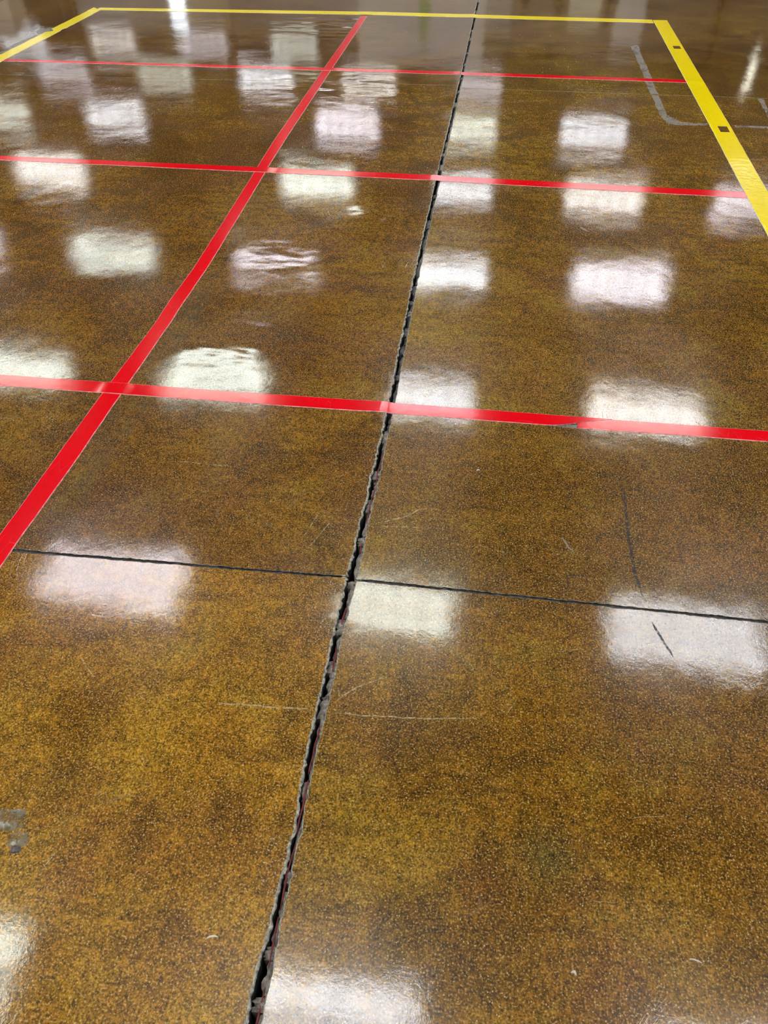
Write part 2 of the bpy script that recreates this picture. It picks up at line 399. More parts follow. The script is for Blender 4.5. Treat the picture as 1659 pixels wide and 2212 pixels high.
def tube(name, path, rad, mat, parent, sides=6, label=None):
    V, F = [], []; n = len(path)
    for i, p in enumerate(path):
        p = Vector(p); d = (Vector(path[min(i + 1, n - 1)]) - Vector(path[max(i - 1, 0)])).normalized()
        a = d.cross(Vector((0, 0, 1))).normalized(); b = a.cross(d)
        rd = rad[i] if hasattr(rad, '__len__') else rad
        for s in range(sides):
            t = 2 * math.pi * s / sides; V.append(tuple(p + a * math.cos(t) * rd + b * math.sin(t) * rd))
    for i in range(n - 1):
        for s in range(sides):
            F.append((i * sides + s, i * sides + (s + 1) % sides, (i + 1) * sides + (s + 1) % sides, (i + 1) * sides + s))
    F.append(tuple(range(sides - 1, -1, -1))); F.append(tuple((n - 1) * sides + s for s in range(sides)))
    o = link(name, V, F, mat, parent, smooth=True)
    if label: o['label'] = label
    return o
for i, (a, b) in enumerate(((0.20, 0.335), (0.35, 0.42), (0.43, 0.53), (0.545, 0.64), (0.65, 0.745), (0.86, 0.925), (0.97, 1.02), (1.17, 1.215), (1.27, 1.40), (1.40, 1.53))):
    ys = np.linspace(a, b, max(6, int((b - a) / 0.008)))
    xs = np.interp(ys, KY, KR) - 0.0068 + 0.0014 * smooth_noise(ys, 0.022, 60 + i)
    zs = -0.0022 + 0.0012 * smooth_noise(ys, 0.03, 70 + i) - 0.004 * (np.abs(np.linspace(-1, 1, len(ys))) ** 6)
    tube('red_strand', list(zip(xs, ys, zs)), 0.0015 + 0.0007 * smooth_noise(ys, 0.02, 80 + i), MT['strand'], floor, label='reddish-brown strand lying along the right side of the wide joint')

# thin cross joints: dark filler set a little below the surface
def cross_filler(k, x0, x1):
    xs = np.linspace(x0, x1, 140); c = jY(k, xs); V, F = [], []
    for i, x in enumerate(xs):
        z = -0.0035 + 0.0012 * smooth_noise(x, 0.012, 50 + k); h = JW[k] + 0.004
        V += [(x, c[i] - h, -0.05), (x, c[i] - h, z), (x, c[i] + h, z - 0.0008), (x, c[i] + h, -0.05)]
    for i in range(len(xs) - 1):
        for q in range(3): F.append((i * 4 + q, i * 4 + 4 + q, i * 4 + 5 + q, i * 4 + 1 + q))
    link('joint_filler', V, F, MT['filler_dark'], floor)
cross_filler(1, -1.3, -0.242); cross_filler(1, -0.198, 1.0)
cross_filler(2, -3.3, -0.242); cross_filler(2, -0.198, 2.0)

# crumbs of coating flaked off along the joint
def crumbs(spots, mat, name):
    V, F = [], []
    for (x, y, s) in spots:
        b = len(V); z = float(fz(x, y)); a = random.uniform(0, 6.28); e = random.uniform(0.5, 1.6)
        for q in range(5):
            t = a + q * 1.2566; rr = s * random.uniform(0.6, 1.2)
            V.append((x + math.cos(t) * rr * e, y + math.sin(t) * rr, z - 0.0001))
        V.append((x + random.uniform(-.3, .3) * s, y, z + s * random.uniform(0.35, 0.8)))
        F += [(b + q, b + (q + 1) % 5, b + 5) for q in range(5)]
    o = link(name, V, F, mat, floor); o['kind'] = 'stuff'
sp = []
for _ in range(620):
    y = 0.2 + 3.6 * random.random() ** 1.5; sd = random.random() < 0.62
    d = abs(random.gauss(0, 0.006)) + 0.0008
    x = float(rimL(y)) - d if sd else float(rimR(y)) + d * 0.6
    sp.append((x, y, random.uniform(0.0005, 0.0014)))
for (cx, cy, n, sdv) in ((-0.252, 0.965, 60, 0.012), (-0.255, 1.06, 40, 0.012), (-0.262, 1.90, 30, 0.02), (-0.25, 0.48, 26, 0.008), (-0.25, 0.52, 16, 0.008)):
    for _ in range(n): 
        x = random.gauss(cx, sdv * 0.7); 
        if x < -0.236: sp.append((x, random.gauss(cy, sdv * 2), random.uniform(0.0005, 0.0016)))
crumbs(sp, MT['crumb'], 'crumb')
sp = [(random.uniform(-0.55, 0.6), random.uniform(0.3, 1.3), random.uniform(0.0004, 0.0010)) for _ in range(150)]
sp += [(random.gauss(-0.83, 0.05), random.gauss(1.30, 0.05), random.uniform(0.0006, 0.0014)) for _ in range(26)]
sp += [(random.uniform(-0.75, 0.6), random.uniform(3.3, 6.3), random.uniform(0.001, 0.003)) for _ in range(120)]
sp += [(random.gauss(-0.8, 0.12), random.gauss(3.9, 0.4), random.uniform(0.001, 0.0028)) for _ in range(60)]
sp = [q for q in sp if abs(q[0] + 0.219) > 0.02]
crumbs(sp, MT['white_bit'], 'grit')

# ------------------------------------------------------------------ floor tapes
def bez(pts, ts):
    p = np.array(pts, float); return np.interp(ts, p[:, 0], p[:, 1])
def tape(name, axis, eA, eB, a, b, mat, edge, step, base, label, thick=0.0011, holes=(), wob=0.0006, extra=None, endcut=None):
    """strip between edge curves eA<eB (given as (along, across) points), axis 0: runs along X, axis 1: along Y"""
    ts = list(np.arange(a, b, step)) + [b]
    for h in holes: ts += [h[0], h[1]]
    ts = np.array(sorted(set(np.round(ts, 5))))
    A = bez(eA, ts) + wob * smooth_noise(ts, 0.05, 5) + wob * 0.5 * smooth_noise(ts, 0.012, 6)
    B = bez(eB, ts) + wob * smooth_noise(ts, 0.06, 7) + wob * 0.5 * smooth_noise(ts, 0.012, 8)
    if endcut is not None: A, B = endcut(ts, A, B)
    bev = 0.0021
    fr = (holes[0][2], holes[0][3]) if holes else None
    V, F, fm, sm = [], [], [], []
    for t, l, r in zip(ts, A, B):
        bb = min(bev, (r - l) * 0.3)
        cols = [(l, 0), (l + bb, 1), (r - bb, 1), (r, 0)]
        if fr: cols = [(l, 0), (l + bb, 1), (l + (r - l) * fr[0], 1), (l + (r - l) * fr[1], 1), (r - bb, 1), (r, 0)]
        for c, up in cols:
            x, y = (t, c) if axis == 0 else (c, t)
            z = float(fz(np.float64(x), np.float64(y))) + base(x, y) + (thick if up else 0.00002)
            if extra: z += extra(x, y) * up
            V.append((x, y, z))
    nc = 6 if fr else 4
    V0 = V; V = []
    def quad(ids, m_):
        b_ = len(V); V.extend(V0[i] for i in ids); F.append(tuple(range(b_, b_ + len(ids)))); fm.append(m_); sm.append(False)
    vid = {}
    def vtop(i):
        if i not in vid: vid[i] = len(V); V.append(V0[i])
        return vid[i]
    for i in range(len(ts) - 1):
        tm = (ts[i] + ts[i + 1]) / 2
        for q in range(nc - 1):
            if fr and q == 2 and any(h[0] < tm < h[1] for h in holes): continue
            aa = i * nc + q
            f = (aa, aa + 1, aa + nc + 1, aa + nc)
            if axis == 0: f = tuple(reversed(f))
            if q in (0, nc - 2): quad(f, 1)
            else: F.append(tuple(vtop(k_) for k_ in f)); fm.append(0); sm.append(True)
    for e in (0, (len(ts) - 1) * nc): quad(tuple(e + q for q in range(nc)), 1)   # end faces
    for h in holes:                                                            # sides of the square holes
        i0_, i1_ = int(np.argmin(np.abs(ts - h[0]))), int(np.argmin(np.abs(ts - h[1])))
        cs = [V0[i0_ * nc + 2], V0[i0_ * nc + 3], V0[i1_ * nc + 3], V0[i1_ * nc + 2]]
        for q in range(4):
            p0, p1 = cs[q], cs[(q + 1) % 4]; b_ = len(V)
            V += [p0, p1, (p1[0], p1[1], 0.0001), (p0[0], p0[1], 0.0001)]; F.append((b_, b_ + 1, b_ + 2, b_ + 3)); fm.append(1); sm.append(False)
    F = [tuple(reversed(f)) for f in F]
    o = link(name, V, F, [mat, edge], None, fm, sm)
    # make normals point up
    if sum(p.normal.z for p in o.data.polygons) < 0: o.data.flip_normals()
    tag(o, label, 'tape'); return o

Z0 = lambda x, y: 0.0002
def ss(d, w): 
    t = max(0.0, min(1.0, 1 - d / w)); return t * t * (3 - 2 * t)
def over_long(x, y):      # a cross strip climbs over the long strip, and dips a hair over the wide joint
    return 0.0002 + 0.0012 * ss(max(0, abs(x + 0.985) - 0.028), 0.02) - 0.0016 * ss(abs(x + 0.219), 0.012)
def over_yellow(x, y): return 0.0002
RG = 'red floor tape'
# long strip (edges measured along Y)
tape('red_floor_tape', 1, [(0.9, -1.03), (1.121, -1.021), (1.383, -1.017), (1.70, -1.011), (2.071, -0.999), (2.22, -1.001), (2.457, -0.996), (2.9, -1.005), (3.36, -1.016), (3.443, -1.019), (3.811, -1.028), (5.05, -1.032), (6.522, -1.031)],
     [(0.9, -0.972), (1.121, -0.969), (1.391, -0.960), (1.70, -0.957), (2.077, -0.950), (2.227, -0.951), (2.463, -0.947), (2.9, -0.956), (3.36, -0.967), (3.449, -0.971), (3.817, -0.976), (5.05, -0.982), (6.527, -0.985)],
     0.95, 6.49, MT['red'], MT['red_edge'], 0.02, Z0, 'long red tape strip running away on the left, crossing three others')
# three cross strips
def cut_left(ts, A, B):     # torn diagonally at its right end
    k = np.interp(ts, [0.205, 0.225, 0.255, 0.30, 0.372], [0.0, 0.06, 0.22, 0.55, 0.93])
    return A + (B - A) * k, B
TORN = tape('red_floor_tape', 0, [(-2, 1.680), (-1.308, 1.687), (-0.228, 1.695), (0.5, 1.695)], [(-2, 1.743), (-1.337, 1.742), (-0.235, 1.745), (0.5, 1.7435)],
     -1.9, 0.370, MT['red'], MT['red_edge'], 0.012, over_long, 'nearest red cross tape, left piece with a torn tapering end', endcut=cut_left,
     extra=lambda x, y: 0.0011 * ss(max(0, 0.37 - x), 0.13))
tape('red_floor_tape', 0, [(0.2, 1.6915), (0.755, 1.695), (1.5, 1.699)], [(0.2, 1.7375), (0.40, 1.743), (0.765, 1.743), (1.5, 1.741)],
     0.279, 1.25, MT['red'], MT['red_edge'], 0.02, Z0, 'nearest red cross tape, right piece with a square cut end')
tape('red_floor_tape', 0, [(-3, 3.388), (-2.183, 3.382), (-0.45, 3.375), (1.026, 3.335)], [(-3, 3.44), (-2.21, 3.436), (-0.458, 3.437), (1.039, 3.403)],
     -2.9, 1.05, MT['red'], MT['red_edge'], 0.02, over_long, 'middle one of the red cross tapes, its right end under yellow tape')
tape('red_floor_tape', 0, [(-3.1, 5.0), (-3.0, 5.0), (-0.667, 5.022), (1.029, 5.006)], [(-3.1, 5.045), (-3.01, 5.044), (-0.676, 5.083), (1.038, 5.066)],
     -3.03, 1.045, MT['red'], MT['red_edge'], 0.03, over_long, 'farthest red cross tape, reaching from yellow tape to yellow tape')
OVY = lambda x, y: 0.0002 + 0.0013 * max(ss(abs(y - 3.37), 0.07), ss(abs(y - 5.035), 0.08))
tape('yellow_floor_tape', 1, [(2.2, 1.028), (2.97, 1.030), (3.338, 1.029), (4.197, 1.033), (6.60, 1.031)], [(2.2, 1.127), (3.414, 1.126), (4.279, 1.131), (6.60, 1.128)],
     2.3, 6.592, MT['yellow'], MT['yellow_edge'], 0.02, OVY, 'yellow tape strip down the right side, with two square holes',
     holes=((4.162, 4.252, 0.36, 0.82), (5.775, 5.852, 0.35, 0.82)), extra=lambda x, y: 0.0008 * float(smooth_noise(y * 1.0 + x * 0.7, 0.04, 91)) * ss(abs(y - 3.0), 0.55) if y < 3.6 else 0)
tape('yellow_floor_tape', 0, [(-3.1, 6.463), (-2.98, 6.467), (-0.868, 6.533), (1.019, 6.495)], [(-3.1, 6.546), (-3.068, 6.548), (-0.882, 6.641), (1.031, 6.600)],
     -3.02, 1.026, MT['yellow'], MT['yellow_edge'], 0.03, lambda x, y: 0.0002 + 0.0012 * ss(max(0, abs(x + 1.0) - 0.03), 0.03) - 0.001 * ss(abs(x + 0.216), 0.02), 'yellow tape strip along the far side of the marked bay')
def lcut(ts, A, B): 
    k = np.clip((ts - 6.462) / 0.086, 0, 1); return A, B - (B - A) * k * 0.97
def tear_left(ts, A, B):
    A, B = lcut(ts, A, B)
    t = np.exp(-((ts - 5.80) / 0.035) ** 4); return A + (B - A) * 0.45 * t * (0.8 + 0.3 * smooth_noise(ts, 0.02, 77)), B - (B - A) * 0.12 * np.exp(-((ts - 5.84) / 0.03) ** 2)
tape('yellow_floor_tape', 1, [(4.5, -3.10), (5.14, -3.089), (6.548, -3.068)], [(4.5, -3.006), (4.968, -3.001), (6.467, -2.98), (6.6, -2.98)],
     4.55, 6.545, MT['yellow'], MT['yellow_edge'], 0.015, lambda x, y: 0.0002 + 0.0012 * max(ss(abs(y - 5.02), 0.06), ss(max(0, 6.44 - y) if y < 6.44 else 0, 0.02)), 'yellow tape strip down the left side, torn open part way along', endcut=tear_left, wob=0.0016)

# ------------------------------------------------------------------ marks, scratches, residue (parts of the slabs)
def poly_film(name, pts, mat, label=None, h=0.00015, sub=3, jag=0.004):
    P = []
    n = len(pts)
    for i in range(n):
        a, b = np.array(pts[i], float), np.array(pts[(i + 1) % n], float)
        for q in range(sub):
            p = a + (b - a) * q / sub; P.append(p + rng.uniform(-jag, jag, 2) * (q > 0))
    V = [(x, y, float(fz(x, y)) + h) for x, y in P]; m = len(V)
    V += [(x, y, float(fz(x, y))) for x, y in P]
    F = [tuple(range(m))] + [(i, m + i, m + (i + 1) % m, (i + 1) % m) for i in range(m)]
    c = np.mean(P, 0); o = link(name, V, F, mat, owner(*c))
    if o.data.polygons[0].normal.z < 0: o.data.flip_normals()
    if label: o['label'] = label
    return o
def line_film(name, pts, width, mat, label=None, h=0.00012, jag=0.0015):
    p = np.array(pts, float); s = np.r_[0, np.cumsum(np.linalg.norm(np.diff(p, axis=0), axis=1))]
    t = np.linspace(0, s[-1], max(6, int(s[-1] / 0.012))); x = np.interp(t, s, p[:, 0]); y = np.interp(t, s, p[:, 1])
    d = np.gradient(np.c_[x, y], axis=0); d /= np.maximum(np.linalg.norm(d, axis=1, keepdims=True), 1e-9); nn = np.c_[-d[:, 1], d[:, 0]]
    w = np.interp(t / s[-1], [0, 0.15, 0.85, 1], [0.25, 1, 1, 0.25]) * width * 0.5
    jt = rng.uniform(-jag, jag, len(t)) * 0.5
    A = np.c_[x, y] + nn * (w + jt)[:, None]; B = np.c_[x, y] + nn * (jt - w)[:, None]
    V = [(a, b, float(fz(a, b)) + h) for a, b in A] + [(a, b, float(fz(a, b)) + h) for a, b in B]; m = len(t)
    F = [(i, m + i, m + i + 1, i + 1) for i in range(m - 1)]
    o = link(name, V, F, mat, owner(float(x.mean()), float(y.mean())))
    if sum(q.normal.z for q in o.data.polygons) < 0: o.data.flip_normals()
    if label: o['label'] = label
    return o
line_film('scuff', [(0.377, 1.471), (0.374, 1.392), (0.372, 1.3), (0.375, 1.188), (0.385, 1.125)], 0.0065, MT['scuff'], 'black curved rubber scuff')
line_film('scuff', [(0.395, 1.06), (0.410, 1.019), (0.426, 0.977)], 0.005, MT['scuff'])
line_film('scuff', [(0.232, 1.168), (0.233, 1.13)], 0.003, MT['scuff']); line_film('scuff', [(0.232, 1.166), (0.268, 1.170)], 0.003, MT['scuff'])
line_film('scratch', [(0.226, 1.281), (0.238, 1.25), (0.252, 1.234)], 0.004, MT['residue'])
poly_film('adhesive_residue', [(0.805, 5.836), (0.852, 5.842), (0.852, 5.266), (0.849, 4.796), (0.848, 4.766), (0.812, 4.766), (0.809, 4.791), (0.809, 5.261)], MT['residue'], 'grey residue left by an old tape', sub=6)
poly_film('adhesive_residue', [(0.812, 4.745), (0.848, 4.745), (0.848, 4.40), (0.862, 4.377), (0.90, 4.30), (0.975, 4.282), (1.028, 4.292), (1.028, 4.266), (0.959, 4.248), (0.872, 4.247), (0.831, 4.271), (0.812, 4.409)], MT['residue'], 'grey residue left by an old tape', sub=5)
poly_film('adhesive_residue', [(1.15, 4.274), (1.45, 4.282), (1.45, 4.25), (1.155, 4.246)], MT['residue'], sub=6)
poly_film('adhesive_residue', [(1.390, 4.745), (1.374, 4.57), (1.34, 4.413), (1.352, 4.60), (1.36, 4.745)], MT['residue'], sub=4)
poly_film('adhesive_residue', [(-3.10, 5.70), (-3.03, 5.73), (-3.02, 5.86), (-3.10, 5.90), (-3.16, 5.84), (-3.15, 5.74)], MT['residue'], sub=4)
poly_film('adhesive_residue', [(-3.115, 5.05), (-3.09, 5.05), (-3.085, 5.66), (-3.11, 5.66), (-3.135, 5.4)], MT['residue'], sub=5)
# ghost of an older strip beside the long red one
poly_film('tape_ghost', [(-0.955, 1.13), (-0.862, 1.13), (-0.868, 1.298), (-0.862, 1.68), (-0.952, 1.68)], MT['haze'], 'faint ghost of a removed tape', sub=4)
poly_film('tape_ghost', [(-0.950, 1.76), (-0.862, 1.76), (-0.876, 2.145), (-0.899, 2.54), (-0.918, 3.238), (-0.945, 3.238), (-0.93, 2.5)], MT['haze'], 'faint ghost of a removed tape', sub=5)
line_film('scratch', [(-0.412, 0.764), (-0.35, 0.769), (-0.30, 0.770), (-0.242, 0.771)], 0.0035, MT['scratch'], jag=0.003)
line_film('scratch', [(-0.20, 0.772), (-0.165, 0.773), (-0.05, 0.78), (0.067, 0.795)], 0.0028, MT['scratch'], jag=0.003)
line_film('scratch', [(-0.195, 0.803), (-0.192, 0.807), (-0.166, 0.831), (-0.118, 0.861)], 0.0030, MT['scratch'])
line_film('scratch', [(-0.198, 0.822), (-0.193, 0.806)], 0.0030, MT['scratch'])
line_film('scratch', [(-0.183, 1.274), (-0.123, 1.305), (-0.099, 1.331), (-0.062, 1.339)], 0.0032, MT['scratch'])
line_film('scratch', [(-0.19, 1.262), (-0.12, 1.27), (-0.05, 1.272)], 0.002, MT['scratch'])
line_film('scratch', [(-0.708, 0.835), (-0.656, 0.787)], 0.0022, MT['scratch'])
line_film('scratch', [(-0.345, 1.21), (-0.325, 1.29)], 0.0020, MT['scratch']); line_film('scratch', [(-0.33, 1.17), (-0.29, 1.27)], 0.0018, MT['scratch'])
line_film('scratch', [(-0.60, 0.43), (-0.585, 0.47)], 0.0022, MT['scratch'])
line_film('scratch', [(-0.71, 1.43), (-0.64, 1.428), (-0.56, 1.425)], 0.002, MT['scratch'])
for _ in range(46):
    x = random.uniform(-1.9, 0.95); y = random.uniform(1.9, 6.2); a = random.gauss(0.1, 0.6); L = random.uniform(0.05, 0.22)
    if abs(x + 0.219) < 0.25 or abs(x + 0.98) < 0.28 or min(abs(y - q) for q in (3.41, 4.757, 5.04, 6.53)) < 0.2: continue
    line_film('scratch', [(x, y), (x + L * 0.5 * math.cos(a), y + L * 0.5 * math.sin(a) + random.uniform(-.01, .01)), (x + L * math.cos(a), y + L * math.sin(a))], random.uniform(0.001, 0.0022), MT['scratch'])
for _ in range(14):
    x = random.uniform(-0.1, 0.5); y = random.uniform(0.45, 1.6); a = random.gauss(0.4, 0.8); L = random.uniform(0.02, 0.07)
    line_film('scratch', [(x, y), (x + L * 0.5 * math.cos(a), y + L * 0.5 * math.sin(a) + random.uniform(-.003, .003)), (x + L * math.cos(a), y + L * math.sin(a))], random.uniform(0.0006, 0.0012), MT['scratch'])

def lump(name, x, y, rx, ry, h, mat, parent=None, seed=0, n=14, rings=4):
    r = np.random.default_rng(seed); V, F = [], []; z0 = float(fz(x, y))
    prof = r.uniform(0.78, 1.22, n)
    for q in range(rings):
        s = 1 - q / rings; zz = h * (1 - s ** 2)
        for i in range(n):
            t = 2 * math.pi * i / n; k = prof[i] * (1 + r.uniform(-0.06, 0.06))
            V.append((x + math.cos(t) * rx * s * k, y + math.sin(t) * ry * s * k, z0 + zz * (1 + r.uniform(-0.25, 0.25) * (q > 0))))
    V.append((x, y, z0 + h)); c = len(V) - 1
    for q in range(rings - 1):
        for i in range(n): F.append((q * n + i, q * n + (i + 1) % n, (q + 1) * n + (i + 1) % n, (q + 1) * n + i))
    for i in range(n): F.append(((rings - 1) * n + i, (rings - 1) * n + (i + 1) % n, c))
    return link(name, V, F, mat, parent, smooth=True)
o = lump('mortar_smear', -0.685, 0.508, 0.030, 0.020, 0.0022, MT['greypatch'], SLABS['L', 0], 3); o['label'] = 'grey raised smear in the floor at the left edge'
o = lump('mortar_smear', -0.655, 0.478, 0.016, 0.014, 0.0018, MT['greypatch'], SLABS['L', 0], 4)
o = lump('pebble', -0.652, 0.463, 0.0085, 0.0072, 0.0045, MT['pebble'], None, 5)
tag(o, 'small dark grey pebble on the floor near the bottom left edge', 'pebble')
def flake(x, y, L, wd, ang, label, seed):
    r = np.random.default_rng(seed); n = 8; V, F = [], []; ca, sa = math.cos(ang), math.sin(ang); z0 = float(fz(x, y))
    for i in range(n):
        t = i / (n - 1) - 0.5; wv = wd * (0.35 + math.cos(t * 2.8) * 0.65) * 0.5; bow = -wd * 0.9 * (t * t * 4 - 0.4)
        for s in (-1, 1):
            u, v = t * L, bow + s * wv * r.uniform(0.8, 1.2)
            V.append((x + ca * u - sa * v, y + sa * u + ca * v, z0 + 0.0004 + 0.0012 * abs(t) * 2 * (s > 0)))
    m = len(V); V += [(a, b, c - 0.0004) for a, b, c in V]
    for i in range(n - 1):
        a = 2 * i; F += [(a, a + 2, a + 3, a + 1), (m + a, m + a + 1, m + a + 3, m + a + 2), (a, a + 1, m + a + 1, m + a), (a, m + a, m + a + 2, a + 2), (a + 1, a + 3, m + a + 3, m + a + 1)]
    o = link('plastic_flake', V, F, MT['white_bit'], smooth=False); tag(o, label, 'debris'); return o
flake(-0.306, 0.379, 0.016, 0.0026, 0.25, 'curled white plastic flake left of the wide joint, near the bottom', 1)
flake(0.213, 0.400, 0.008, 0.004, -0.4, 'small white plastic flake near the bottom, right of the wide joint', 2)
flake(0.385, 0.4385, 0.017, 0.0018, -0.2, 'thin white plastic flake near the bottom right corner', 3)
flake(0.03, 1.49, 0.008, 0.003, 0.4, 'tiny white plastic flake below the nearest red cross tape', 4)

# dark lip of the tear and the smear beside it, on the nearest red cross tape
o = line_film('tear_lip', [(0.208, 1.694), (0.235, 1.701), (0.262, 1.707), (0.300, 1.7215), (0.345, 1.733)], 0.0022, MT['scuff'], 'dark lip of the torn end', h=0.0026)
o.parent = TORN
poly_film('adhesive_residue', [(0.205, 1.6925), (0.278, 1.6905), (0.278, 1.708), (0.245, 1.701)], MT['residue'], 'grey smear bared by the torn tape', jag=0.001)

# ------------------------------------------------------------------ room
M_wall = simple('painted_wall', (0.50, 0.49, 0.48), 0.7, 0.06, 1.5)
M_taupe = simple('taupe_wall', (0.30, 0.25, 0.21), 0.55, 0.08, 2.0)
M_ceil = simple('ceiling_paint', (0.045, 0.043, 0.040), 0.85, 0.06, 2.0)
M_dark = simple('dark_brown_steel', (0.030, 0.020, 0.014), 0.5, 0.3, 6)
M_darkwall = simple('dark_shelving', (0.05, 0.035, 0.025), 0.6, 0.3, 3)
M_white = simple('white_board', (0.72, 0.70, 0.69), 0.5, 0.05, 2)
M_cream = simple('cream_door', (0.78, 0.74, 0.58), 0.5, 0.05, 2)
M_carton = simple('white_carton', (0.66, 0.60, 0.54), 0.6, 0.12, 5)
M_housing = simple('white_enamel', (0.75, 0.75, 0.74), 0.4, 0.03, 3)
M_green = simple('bright_green', (0.10, 0.62, 0.16), 0.5, 0.1, 9)
M_pale = simple('pale_green_grey', (0.55, 0.60, 0.42), 0.5, 0.1, 9)
def st(name, b, mat): return tag(box(name, b, mat), kind='structure')
st('ceiling', (-16.0, 13.5, -5.0, 28.5, CEIL + 0.12, CEIL + 0.3), M_ceil)
st('wall_back', (-16.0, 13.5, 28.3, 28.5, -0.0, CEIL + 0.12), M_wall)
st('wall_front', (-16.0, 13.5, -5.0, -4.8, 0.0, CEIL + 0.12), M_wall)
st('wall_left', (-16.0, -15.8, -4.8, 28.3, 0.0, CEIL + 0.12), M_wall)
st('wall_right', (13.3, 13.5, -4.8, 28.3, 0.0, CEIL + 0.12), M_wall)
# half-height partition across the hall, seen only as its reflection at the top of the picture
st('wall_partition_left', (-8.80, -6.87, 18.0, 18.15, 0.0, 2.55), M_wall)
st('wall_partition_middle', (-5.55, 0.1, 18.0, 18.15, 0.0, 2.50), M_wall)
st('wall_partition_right', (0.1, 9.0, 18.0, 18.15, 0.0, 2.72), M_taupe)
d = tag(box('door_1', (-6.42, -5.57, 18.02, 18.10, 0.0, 2.52), M_cream), kind='structure')
box('door_handle', (-6.36, -6.30, 17.95, 18.02, 0.98, 1.12), M_dark, d)
M = Mat('daylit_glass'); M.set(Base_Color=(0.8, 0.85, 0.9), Emission_Color=(0.85, 0.93, 1.0), Emission_Strength=3.2, Roughness=0.1)
wn = tag(box('window_1', (-6.87, -6.42, 18.03, 18.12, 0.0, 2.55), M_wall), kind='structure')
box('pane', (-6.80, -6.49, 18.0, 18.03, 0.25, 2.50), M.m, wn)
# dark shelving at the far left
t = tag(empty('shelving_unit', (-9.45, 17.6, 0)), 'dark tall shelving unit mirrored at the upper left', 'shelving')
for x in (-0.62, 0.56): 
    for yy in (-0.25, 0.2): box('upright', (x, x + 0.06, yy, yy + 0.06, 0, 2.6), M_dark, t)
for z in (0.2, 0.8, 1.4, 2.0, 2.55): box('shelf', (-0.62, 0.62, -0.25, 0.26, z, z + 0.04), M_dark, t)
box('back_panel', (-0.62, 0.62, 0.26, 0.28, 0, 2.6), M_darkwall, t)
# posts against the partition
for i, (x, h, wd) in enumerate(((0.36, 2.04, 0.14), (1.0, 2.10, 0.13), (1.93, 2.16, 0.09), (3.98, 2.68, 0.07))):
    p = tag(empty('steel_post', (x, 17.9, 0)), ['dark post mirrored at the top edge, first right of the wide joint', 'dark post mirrored at the top edge, second right of the wide joint', 'thin dark post mirrored beside a pale board, above the yellow tape corner', 'tall thin dark post mirrored outside the yellow tape corner'][i], 'post', 'dark posts along the partition')
    box('shaft', (-wd / 2, wd / 2, -0.04, 0.04, 0.01, h), M_dark, p); box('base_plate', (-wd / 2 - 0.05, wd / 2 + 0.05, -0.08, 0.08, 0.0, 0.01), M_dark, p)
def board(x0, x1, y, h, mat, label):
    b = tag(empty('display_board', ((x0 + x1) / 2, y, 0)), label, 'board'); w2 = (x1 - x0) / 2
    box('panel', (-w2, w2, -0.02, 0.02, 0.08, h), mat, b)
    for s in (-1, 1): box('foot', (s * (w2 - 0.12) - 0.03, s * (w2 - 0.12) + 0.03, -0.25, 0.25, 0.0, 0.08), M_dark, b)
board(-2.26, -0.30, 14.0, 2.05, M_white, 'wide white board mirrored where the long red tape ends')
board(2.03, 2.56, 17.4, 2.5, M_white, 'narrow pale board mirrored above the right yellow tape corner')
board(1.16, 1.74, 17.4, 2.1, M_cream, 'narrow cream board mirrored between two dark posts')
p = tag(empty('banded_post', (-1.18, 13.4, 0)), 'pale post with two bright green bands, mirrored near the wide joint', 'post')
box('shaft', (-0.055, 0.055, -0.05, 0.05, 0, 1.72), M_pale, p); box('band', (-0.09, 0.09, -0.06, 0.06, 1.14, 1.27), M_green, p); box('band', (-0.085, 0.085, -0.06, 0.06, 1.42, 1.46), M_green, p)
# stack of cartons
for i in range(3):
    for j in range(4):
        x0 = -7.83 + i * 0.33
        c = tag(empty('carton', (x0 + 0.16, 12.2, 0.36 * j)), 'white carton, %s of the %s column, mirrored at the upper left corner' % (('lowest', 'second from the floor', 'third from the floor', 'topmost')[j], ('left', 'middle', 'right')[i]), 'carton', 'stacked white cartons')
        r = random.uniform(-0.012, 0.012)
        box('body', (-0.155 + r, 0.155 + r, -0.2, 0.2, 0, 0.355), M_carton, c); box('sealing_strip', (-0.03 + r, 0.03 + r, -0.202, 0.202, 0.3551, 0.3568), M_white, c)
# a narrow upright lamp on the partition
L = tag(empty('wall_lamp', (4.87, 17.95, 2.72)), 'narrow upright lamp mirrored to the right of the yellow tape', 'lamp')
MW = Mat('lamp_glow'); MW.set(Base_Color=(0.9, 0.9, 0.8), Emission_Color=(1.0, 1.0, 0.82), Emission_Strength=7)
box('bracket', (-0.06, 0.06, 0.03, 0.06, 0.0, 0.56), M_housing, L); box('tube', (-0.02, 0.02, -0.01, 0.03, 0.05, 0.52), MW.m, L)

# ------------------------------------------------------------------ ceiling troffers (2 x 4 ft, two tubes behind a lens, cross blades)
def lens_material():
    M = Mat('troffer_lens')
    tc = M.n('ShaderNodeTexCoord'); sp_ = M.n('ShaderNodeSeparateXYZ'); M.l(tc.outputs['Object'], sp_.inputs[0])
    ay = M.mth('ABSOLUTE', sp_.outputs['Y'])
    band = M.rng(M.mth('ABSOLUTE', M.mth('SUBTRACT', ay, 0.15)), 0.02, 0.10, 1.0, 0.0)   # the tubes glow through the lens
    k = M.mth('MULTIPLY_ADD', band, 1.05, 0.42)
    oi = M.n('ShaderNodeObjectInfo')
    M.set(Base_Color=(0.8, 0.8, 0.8), Roughness=0.4, Emission_Color=oi.outputs['Color'])
    M.set(Emission_Strength=M.mth('MULTIPLY', M.mth('MULTIPLY', k, LAMP), oi.outputs['Alpha']))
    return M.m
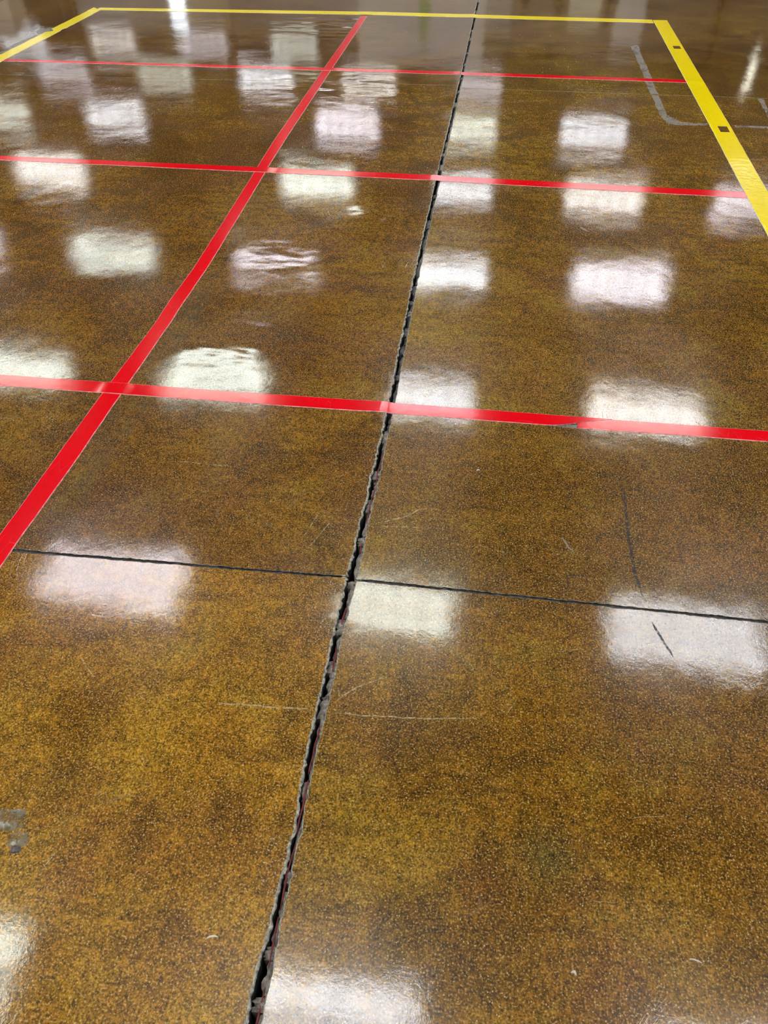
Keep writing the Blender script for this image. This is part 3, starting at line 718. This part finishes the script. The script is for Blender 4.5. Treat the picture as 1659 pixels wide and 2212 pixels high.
ROWS = ['at the bottom edge', 'on the nearest thin joint', 'on the nearest red cross tape', 'between the two nearer red cross tapes', 'on the middle red cross tape', 'just beyond the middle red cross tape', 'just before the farthest red cross tape', 'beyond the farthest red cross tape']
COLS = {0: 'fourth left of the joint', 1: 'third left of the joint', 2: 'second left of the joint', 3: 'first left of the joint', 4: 'first right of the joint', 5: 'second right of the joint', 6: 'third right of the joint'}
COLS = {k: v.replace('joint', 'wide joint') for k, v in COLS.items()}; COLS[-1] = 'fifth left of the wide joint'
M_lens = lens_material()
HX, HY = 0.585, 0.28
def make_troffer():
    t = empty('ceiling_troffer')
    V, F = boxes([(-HX - 0.02, HX + 0.02, -HY - 0.02, -HY, 0, 0.12), (-HX - 0.02, HX + 0.02, HY, HY + 0.02, 0, 0.12), (-HX - 0.02, -HX, -HY, HY, 0, 0.12), (HX, HX + 0.02, -HY, HY, 0, 0.12), (-HX - 0.02, HX + 0.02, -HY - 0.02, HY + 0.02, 0.115, 0.12)])
    link('housing', V, F, M_housing, t)
    link('lens', [(-HX, -HY, 0.05), (HX, -HY, 0.05), (HX, HY, 0.05), (-HX, HY, 0.05)], [(0, 3, 2, 1)], M_lens, t)
    for q in (-0.36, -0.12, 0.12, 0.36):
        x = q * 0.9; box('louver_blade', (x - 0.011, x + 0.011, -HY, HY, 0.0, 0.048), M_housing, t)
    return t
proto = make_troffer(); used = False
colX = {-2: -12.45, -1: -10.0, 0: -7.56, 1: -5.22, 2: -2.86, 3: -0.565, 4: 1.825, 5: 4.14, 6: 6.5, 7: 8.9}
rowY = [1.15 + 2.98 * r for r in range(-2, 8)]
OFF = {(1, 4), (1, 5), (4, 6), (5, 5), (5, 6), (5, 7), (4, 7), (6, 5), (6, 6), (6, 7), (3, 7), (7, 4), (7, 5), (7, 6), (7, 7), (2, 7), (3, 6)}
OFF.add((5, 3)); OFF.discard((3, 6))
TINT = {(1, 0): 0, }
tints = [(1.0, 0.98, 0.95), (0.90, 0.94, 1.0), (0.91, 1.0, 0.91), (0.95, 0.91, 1.0)]
fixed = {(4, 1): 1, (3, 1): 2, (2, 1): 3, (2, 2): 2, (3, 2): 1, (1, 3): 2, (2, 3): 3, (3, 3): 1, (4, 2): 0, (1, 2): 2}
power = {(1, 3): 0.75, (2, 3): 0.85, (-1, 7): 0.72, (0, 7): 0.5, (1, 7): 0.55, (-1, 6): 0.62, (0, 6): 0.5, (1, 6): 1.1, (2, 6): 0.8, (3, 6): 0.5, (-1, 5): 0.8, (3, 5): 0.85, (4, 4): 0.85, (3, 4): 0.9, (5, 4): 0.9}
for ci, x in colX.items():
    for ri, yy in enumerate(rowY):
        row = ri - 2 + 0   # row 0 is the one mirrored at the bottom edge of the picture
        if (ci, row) in OFF: continue
        if not used: t = proto; used = True; kids = list(proto.children)
        else:
            t = proto.copy(); COL.objects.link(t); kids = []
            for ch in proto.children:
                c = ch.copy(); COL.objects.link(c); c.parent = t; kids.append(c)
        t.location = (x, yy, CEIL)
        for c in kids:
            if c.name.startswith('lens'):
                tn = tints[fixed.get((ci, row), (ci * 3 + row * 5) % 4)]
                c.color = (*tn, power.get((ci, row), 1.0))
        k = CAM_H / (CAM_H + CEIL); d = Vector((x * k, yy * k, -CAM_H)); z = d.dot(_f)
        u, v = 829.5 + F_PX * d.dot(_r) / z, 1106 - F_PX * d.dot(_u) / z
        seen = z > 0 and -60 < u < 1720 and -20 < v < 2260 and 0 <= row < len(ROWS) and ci in COLS
        tag(t, 'ceiling light mirrored %s, %s' % (ROWS[row], COLS[ci]) if seen else 'ceiling light panel whose mirrored glow falls outside the picture', 'ceiling light', 'ceiling lights mirrored in the floor' if seen else 'ceiling lights beyond the picture')
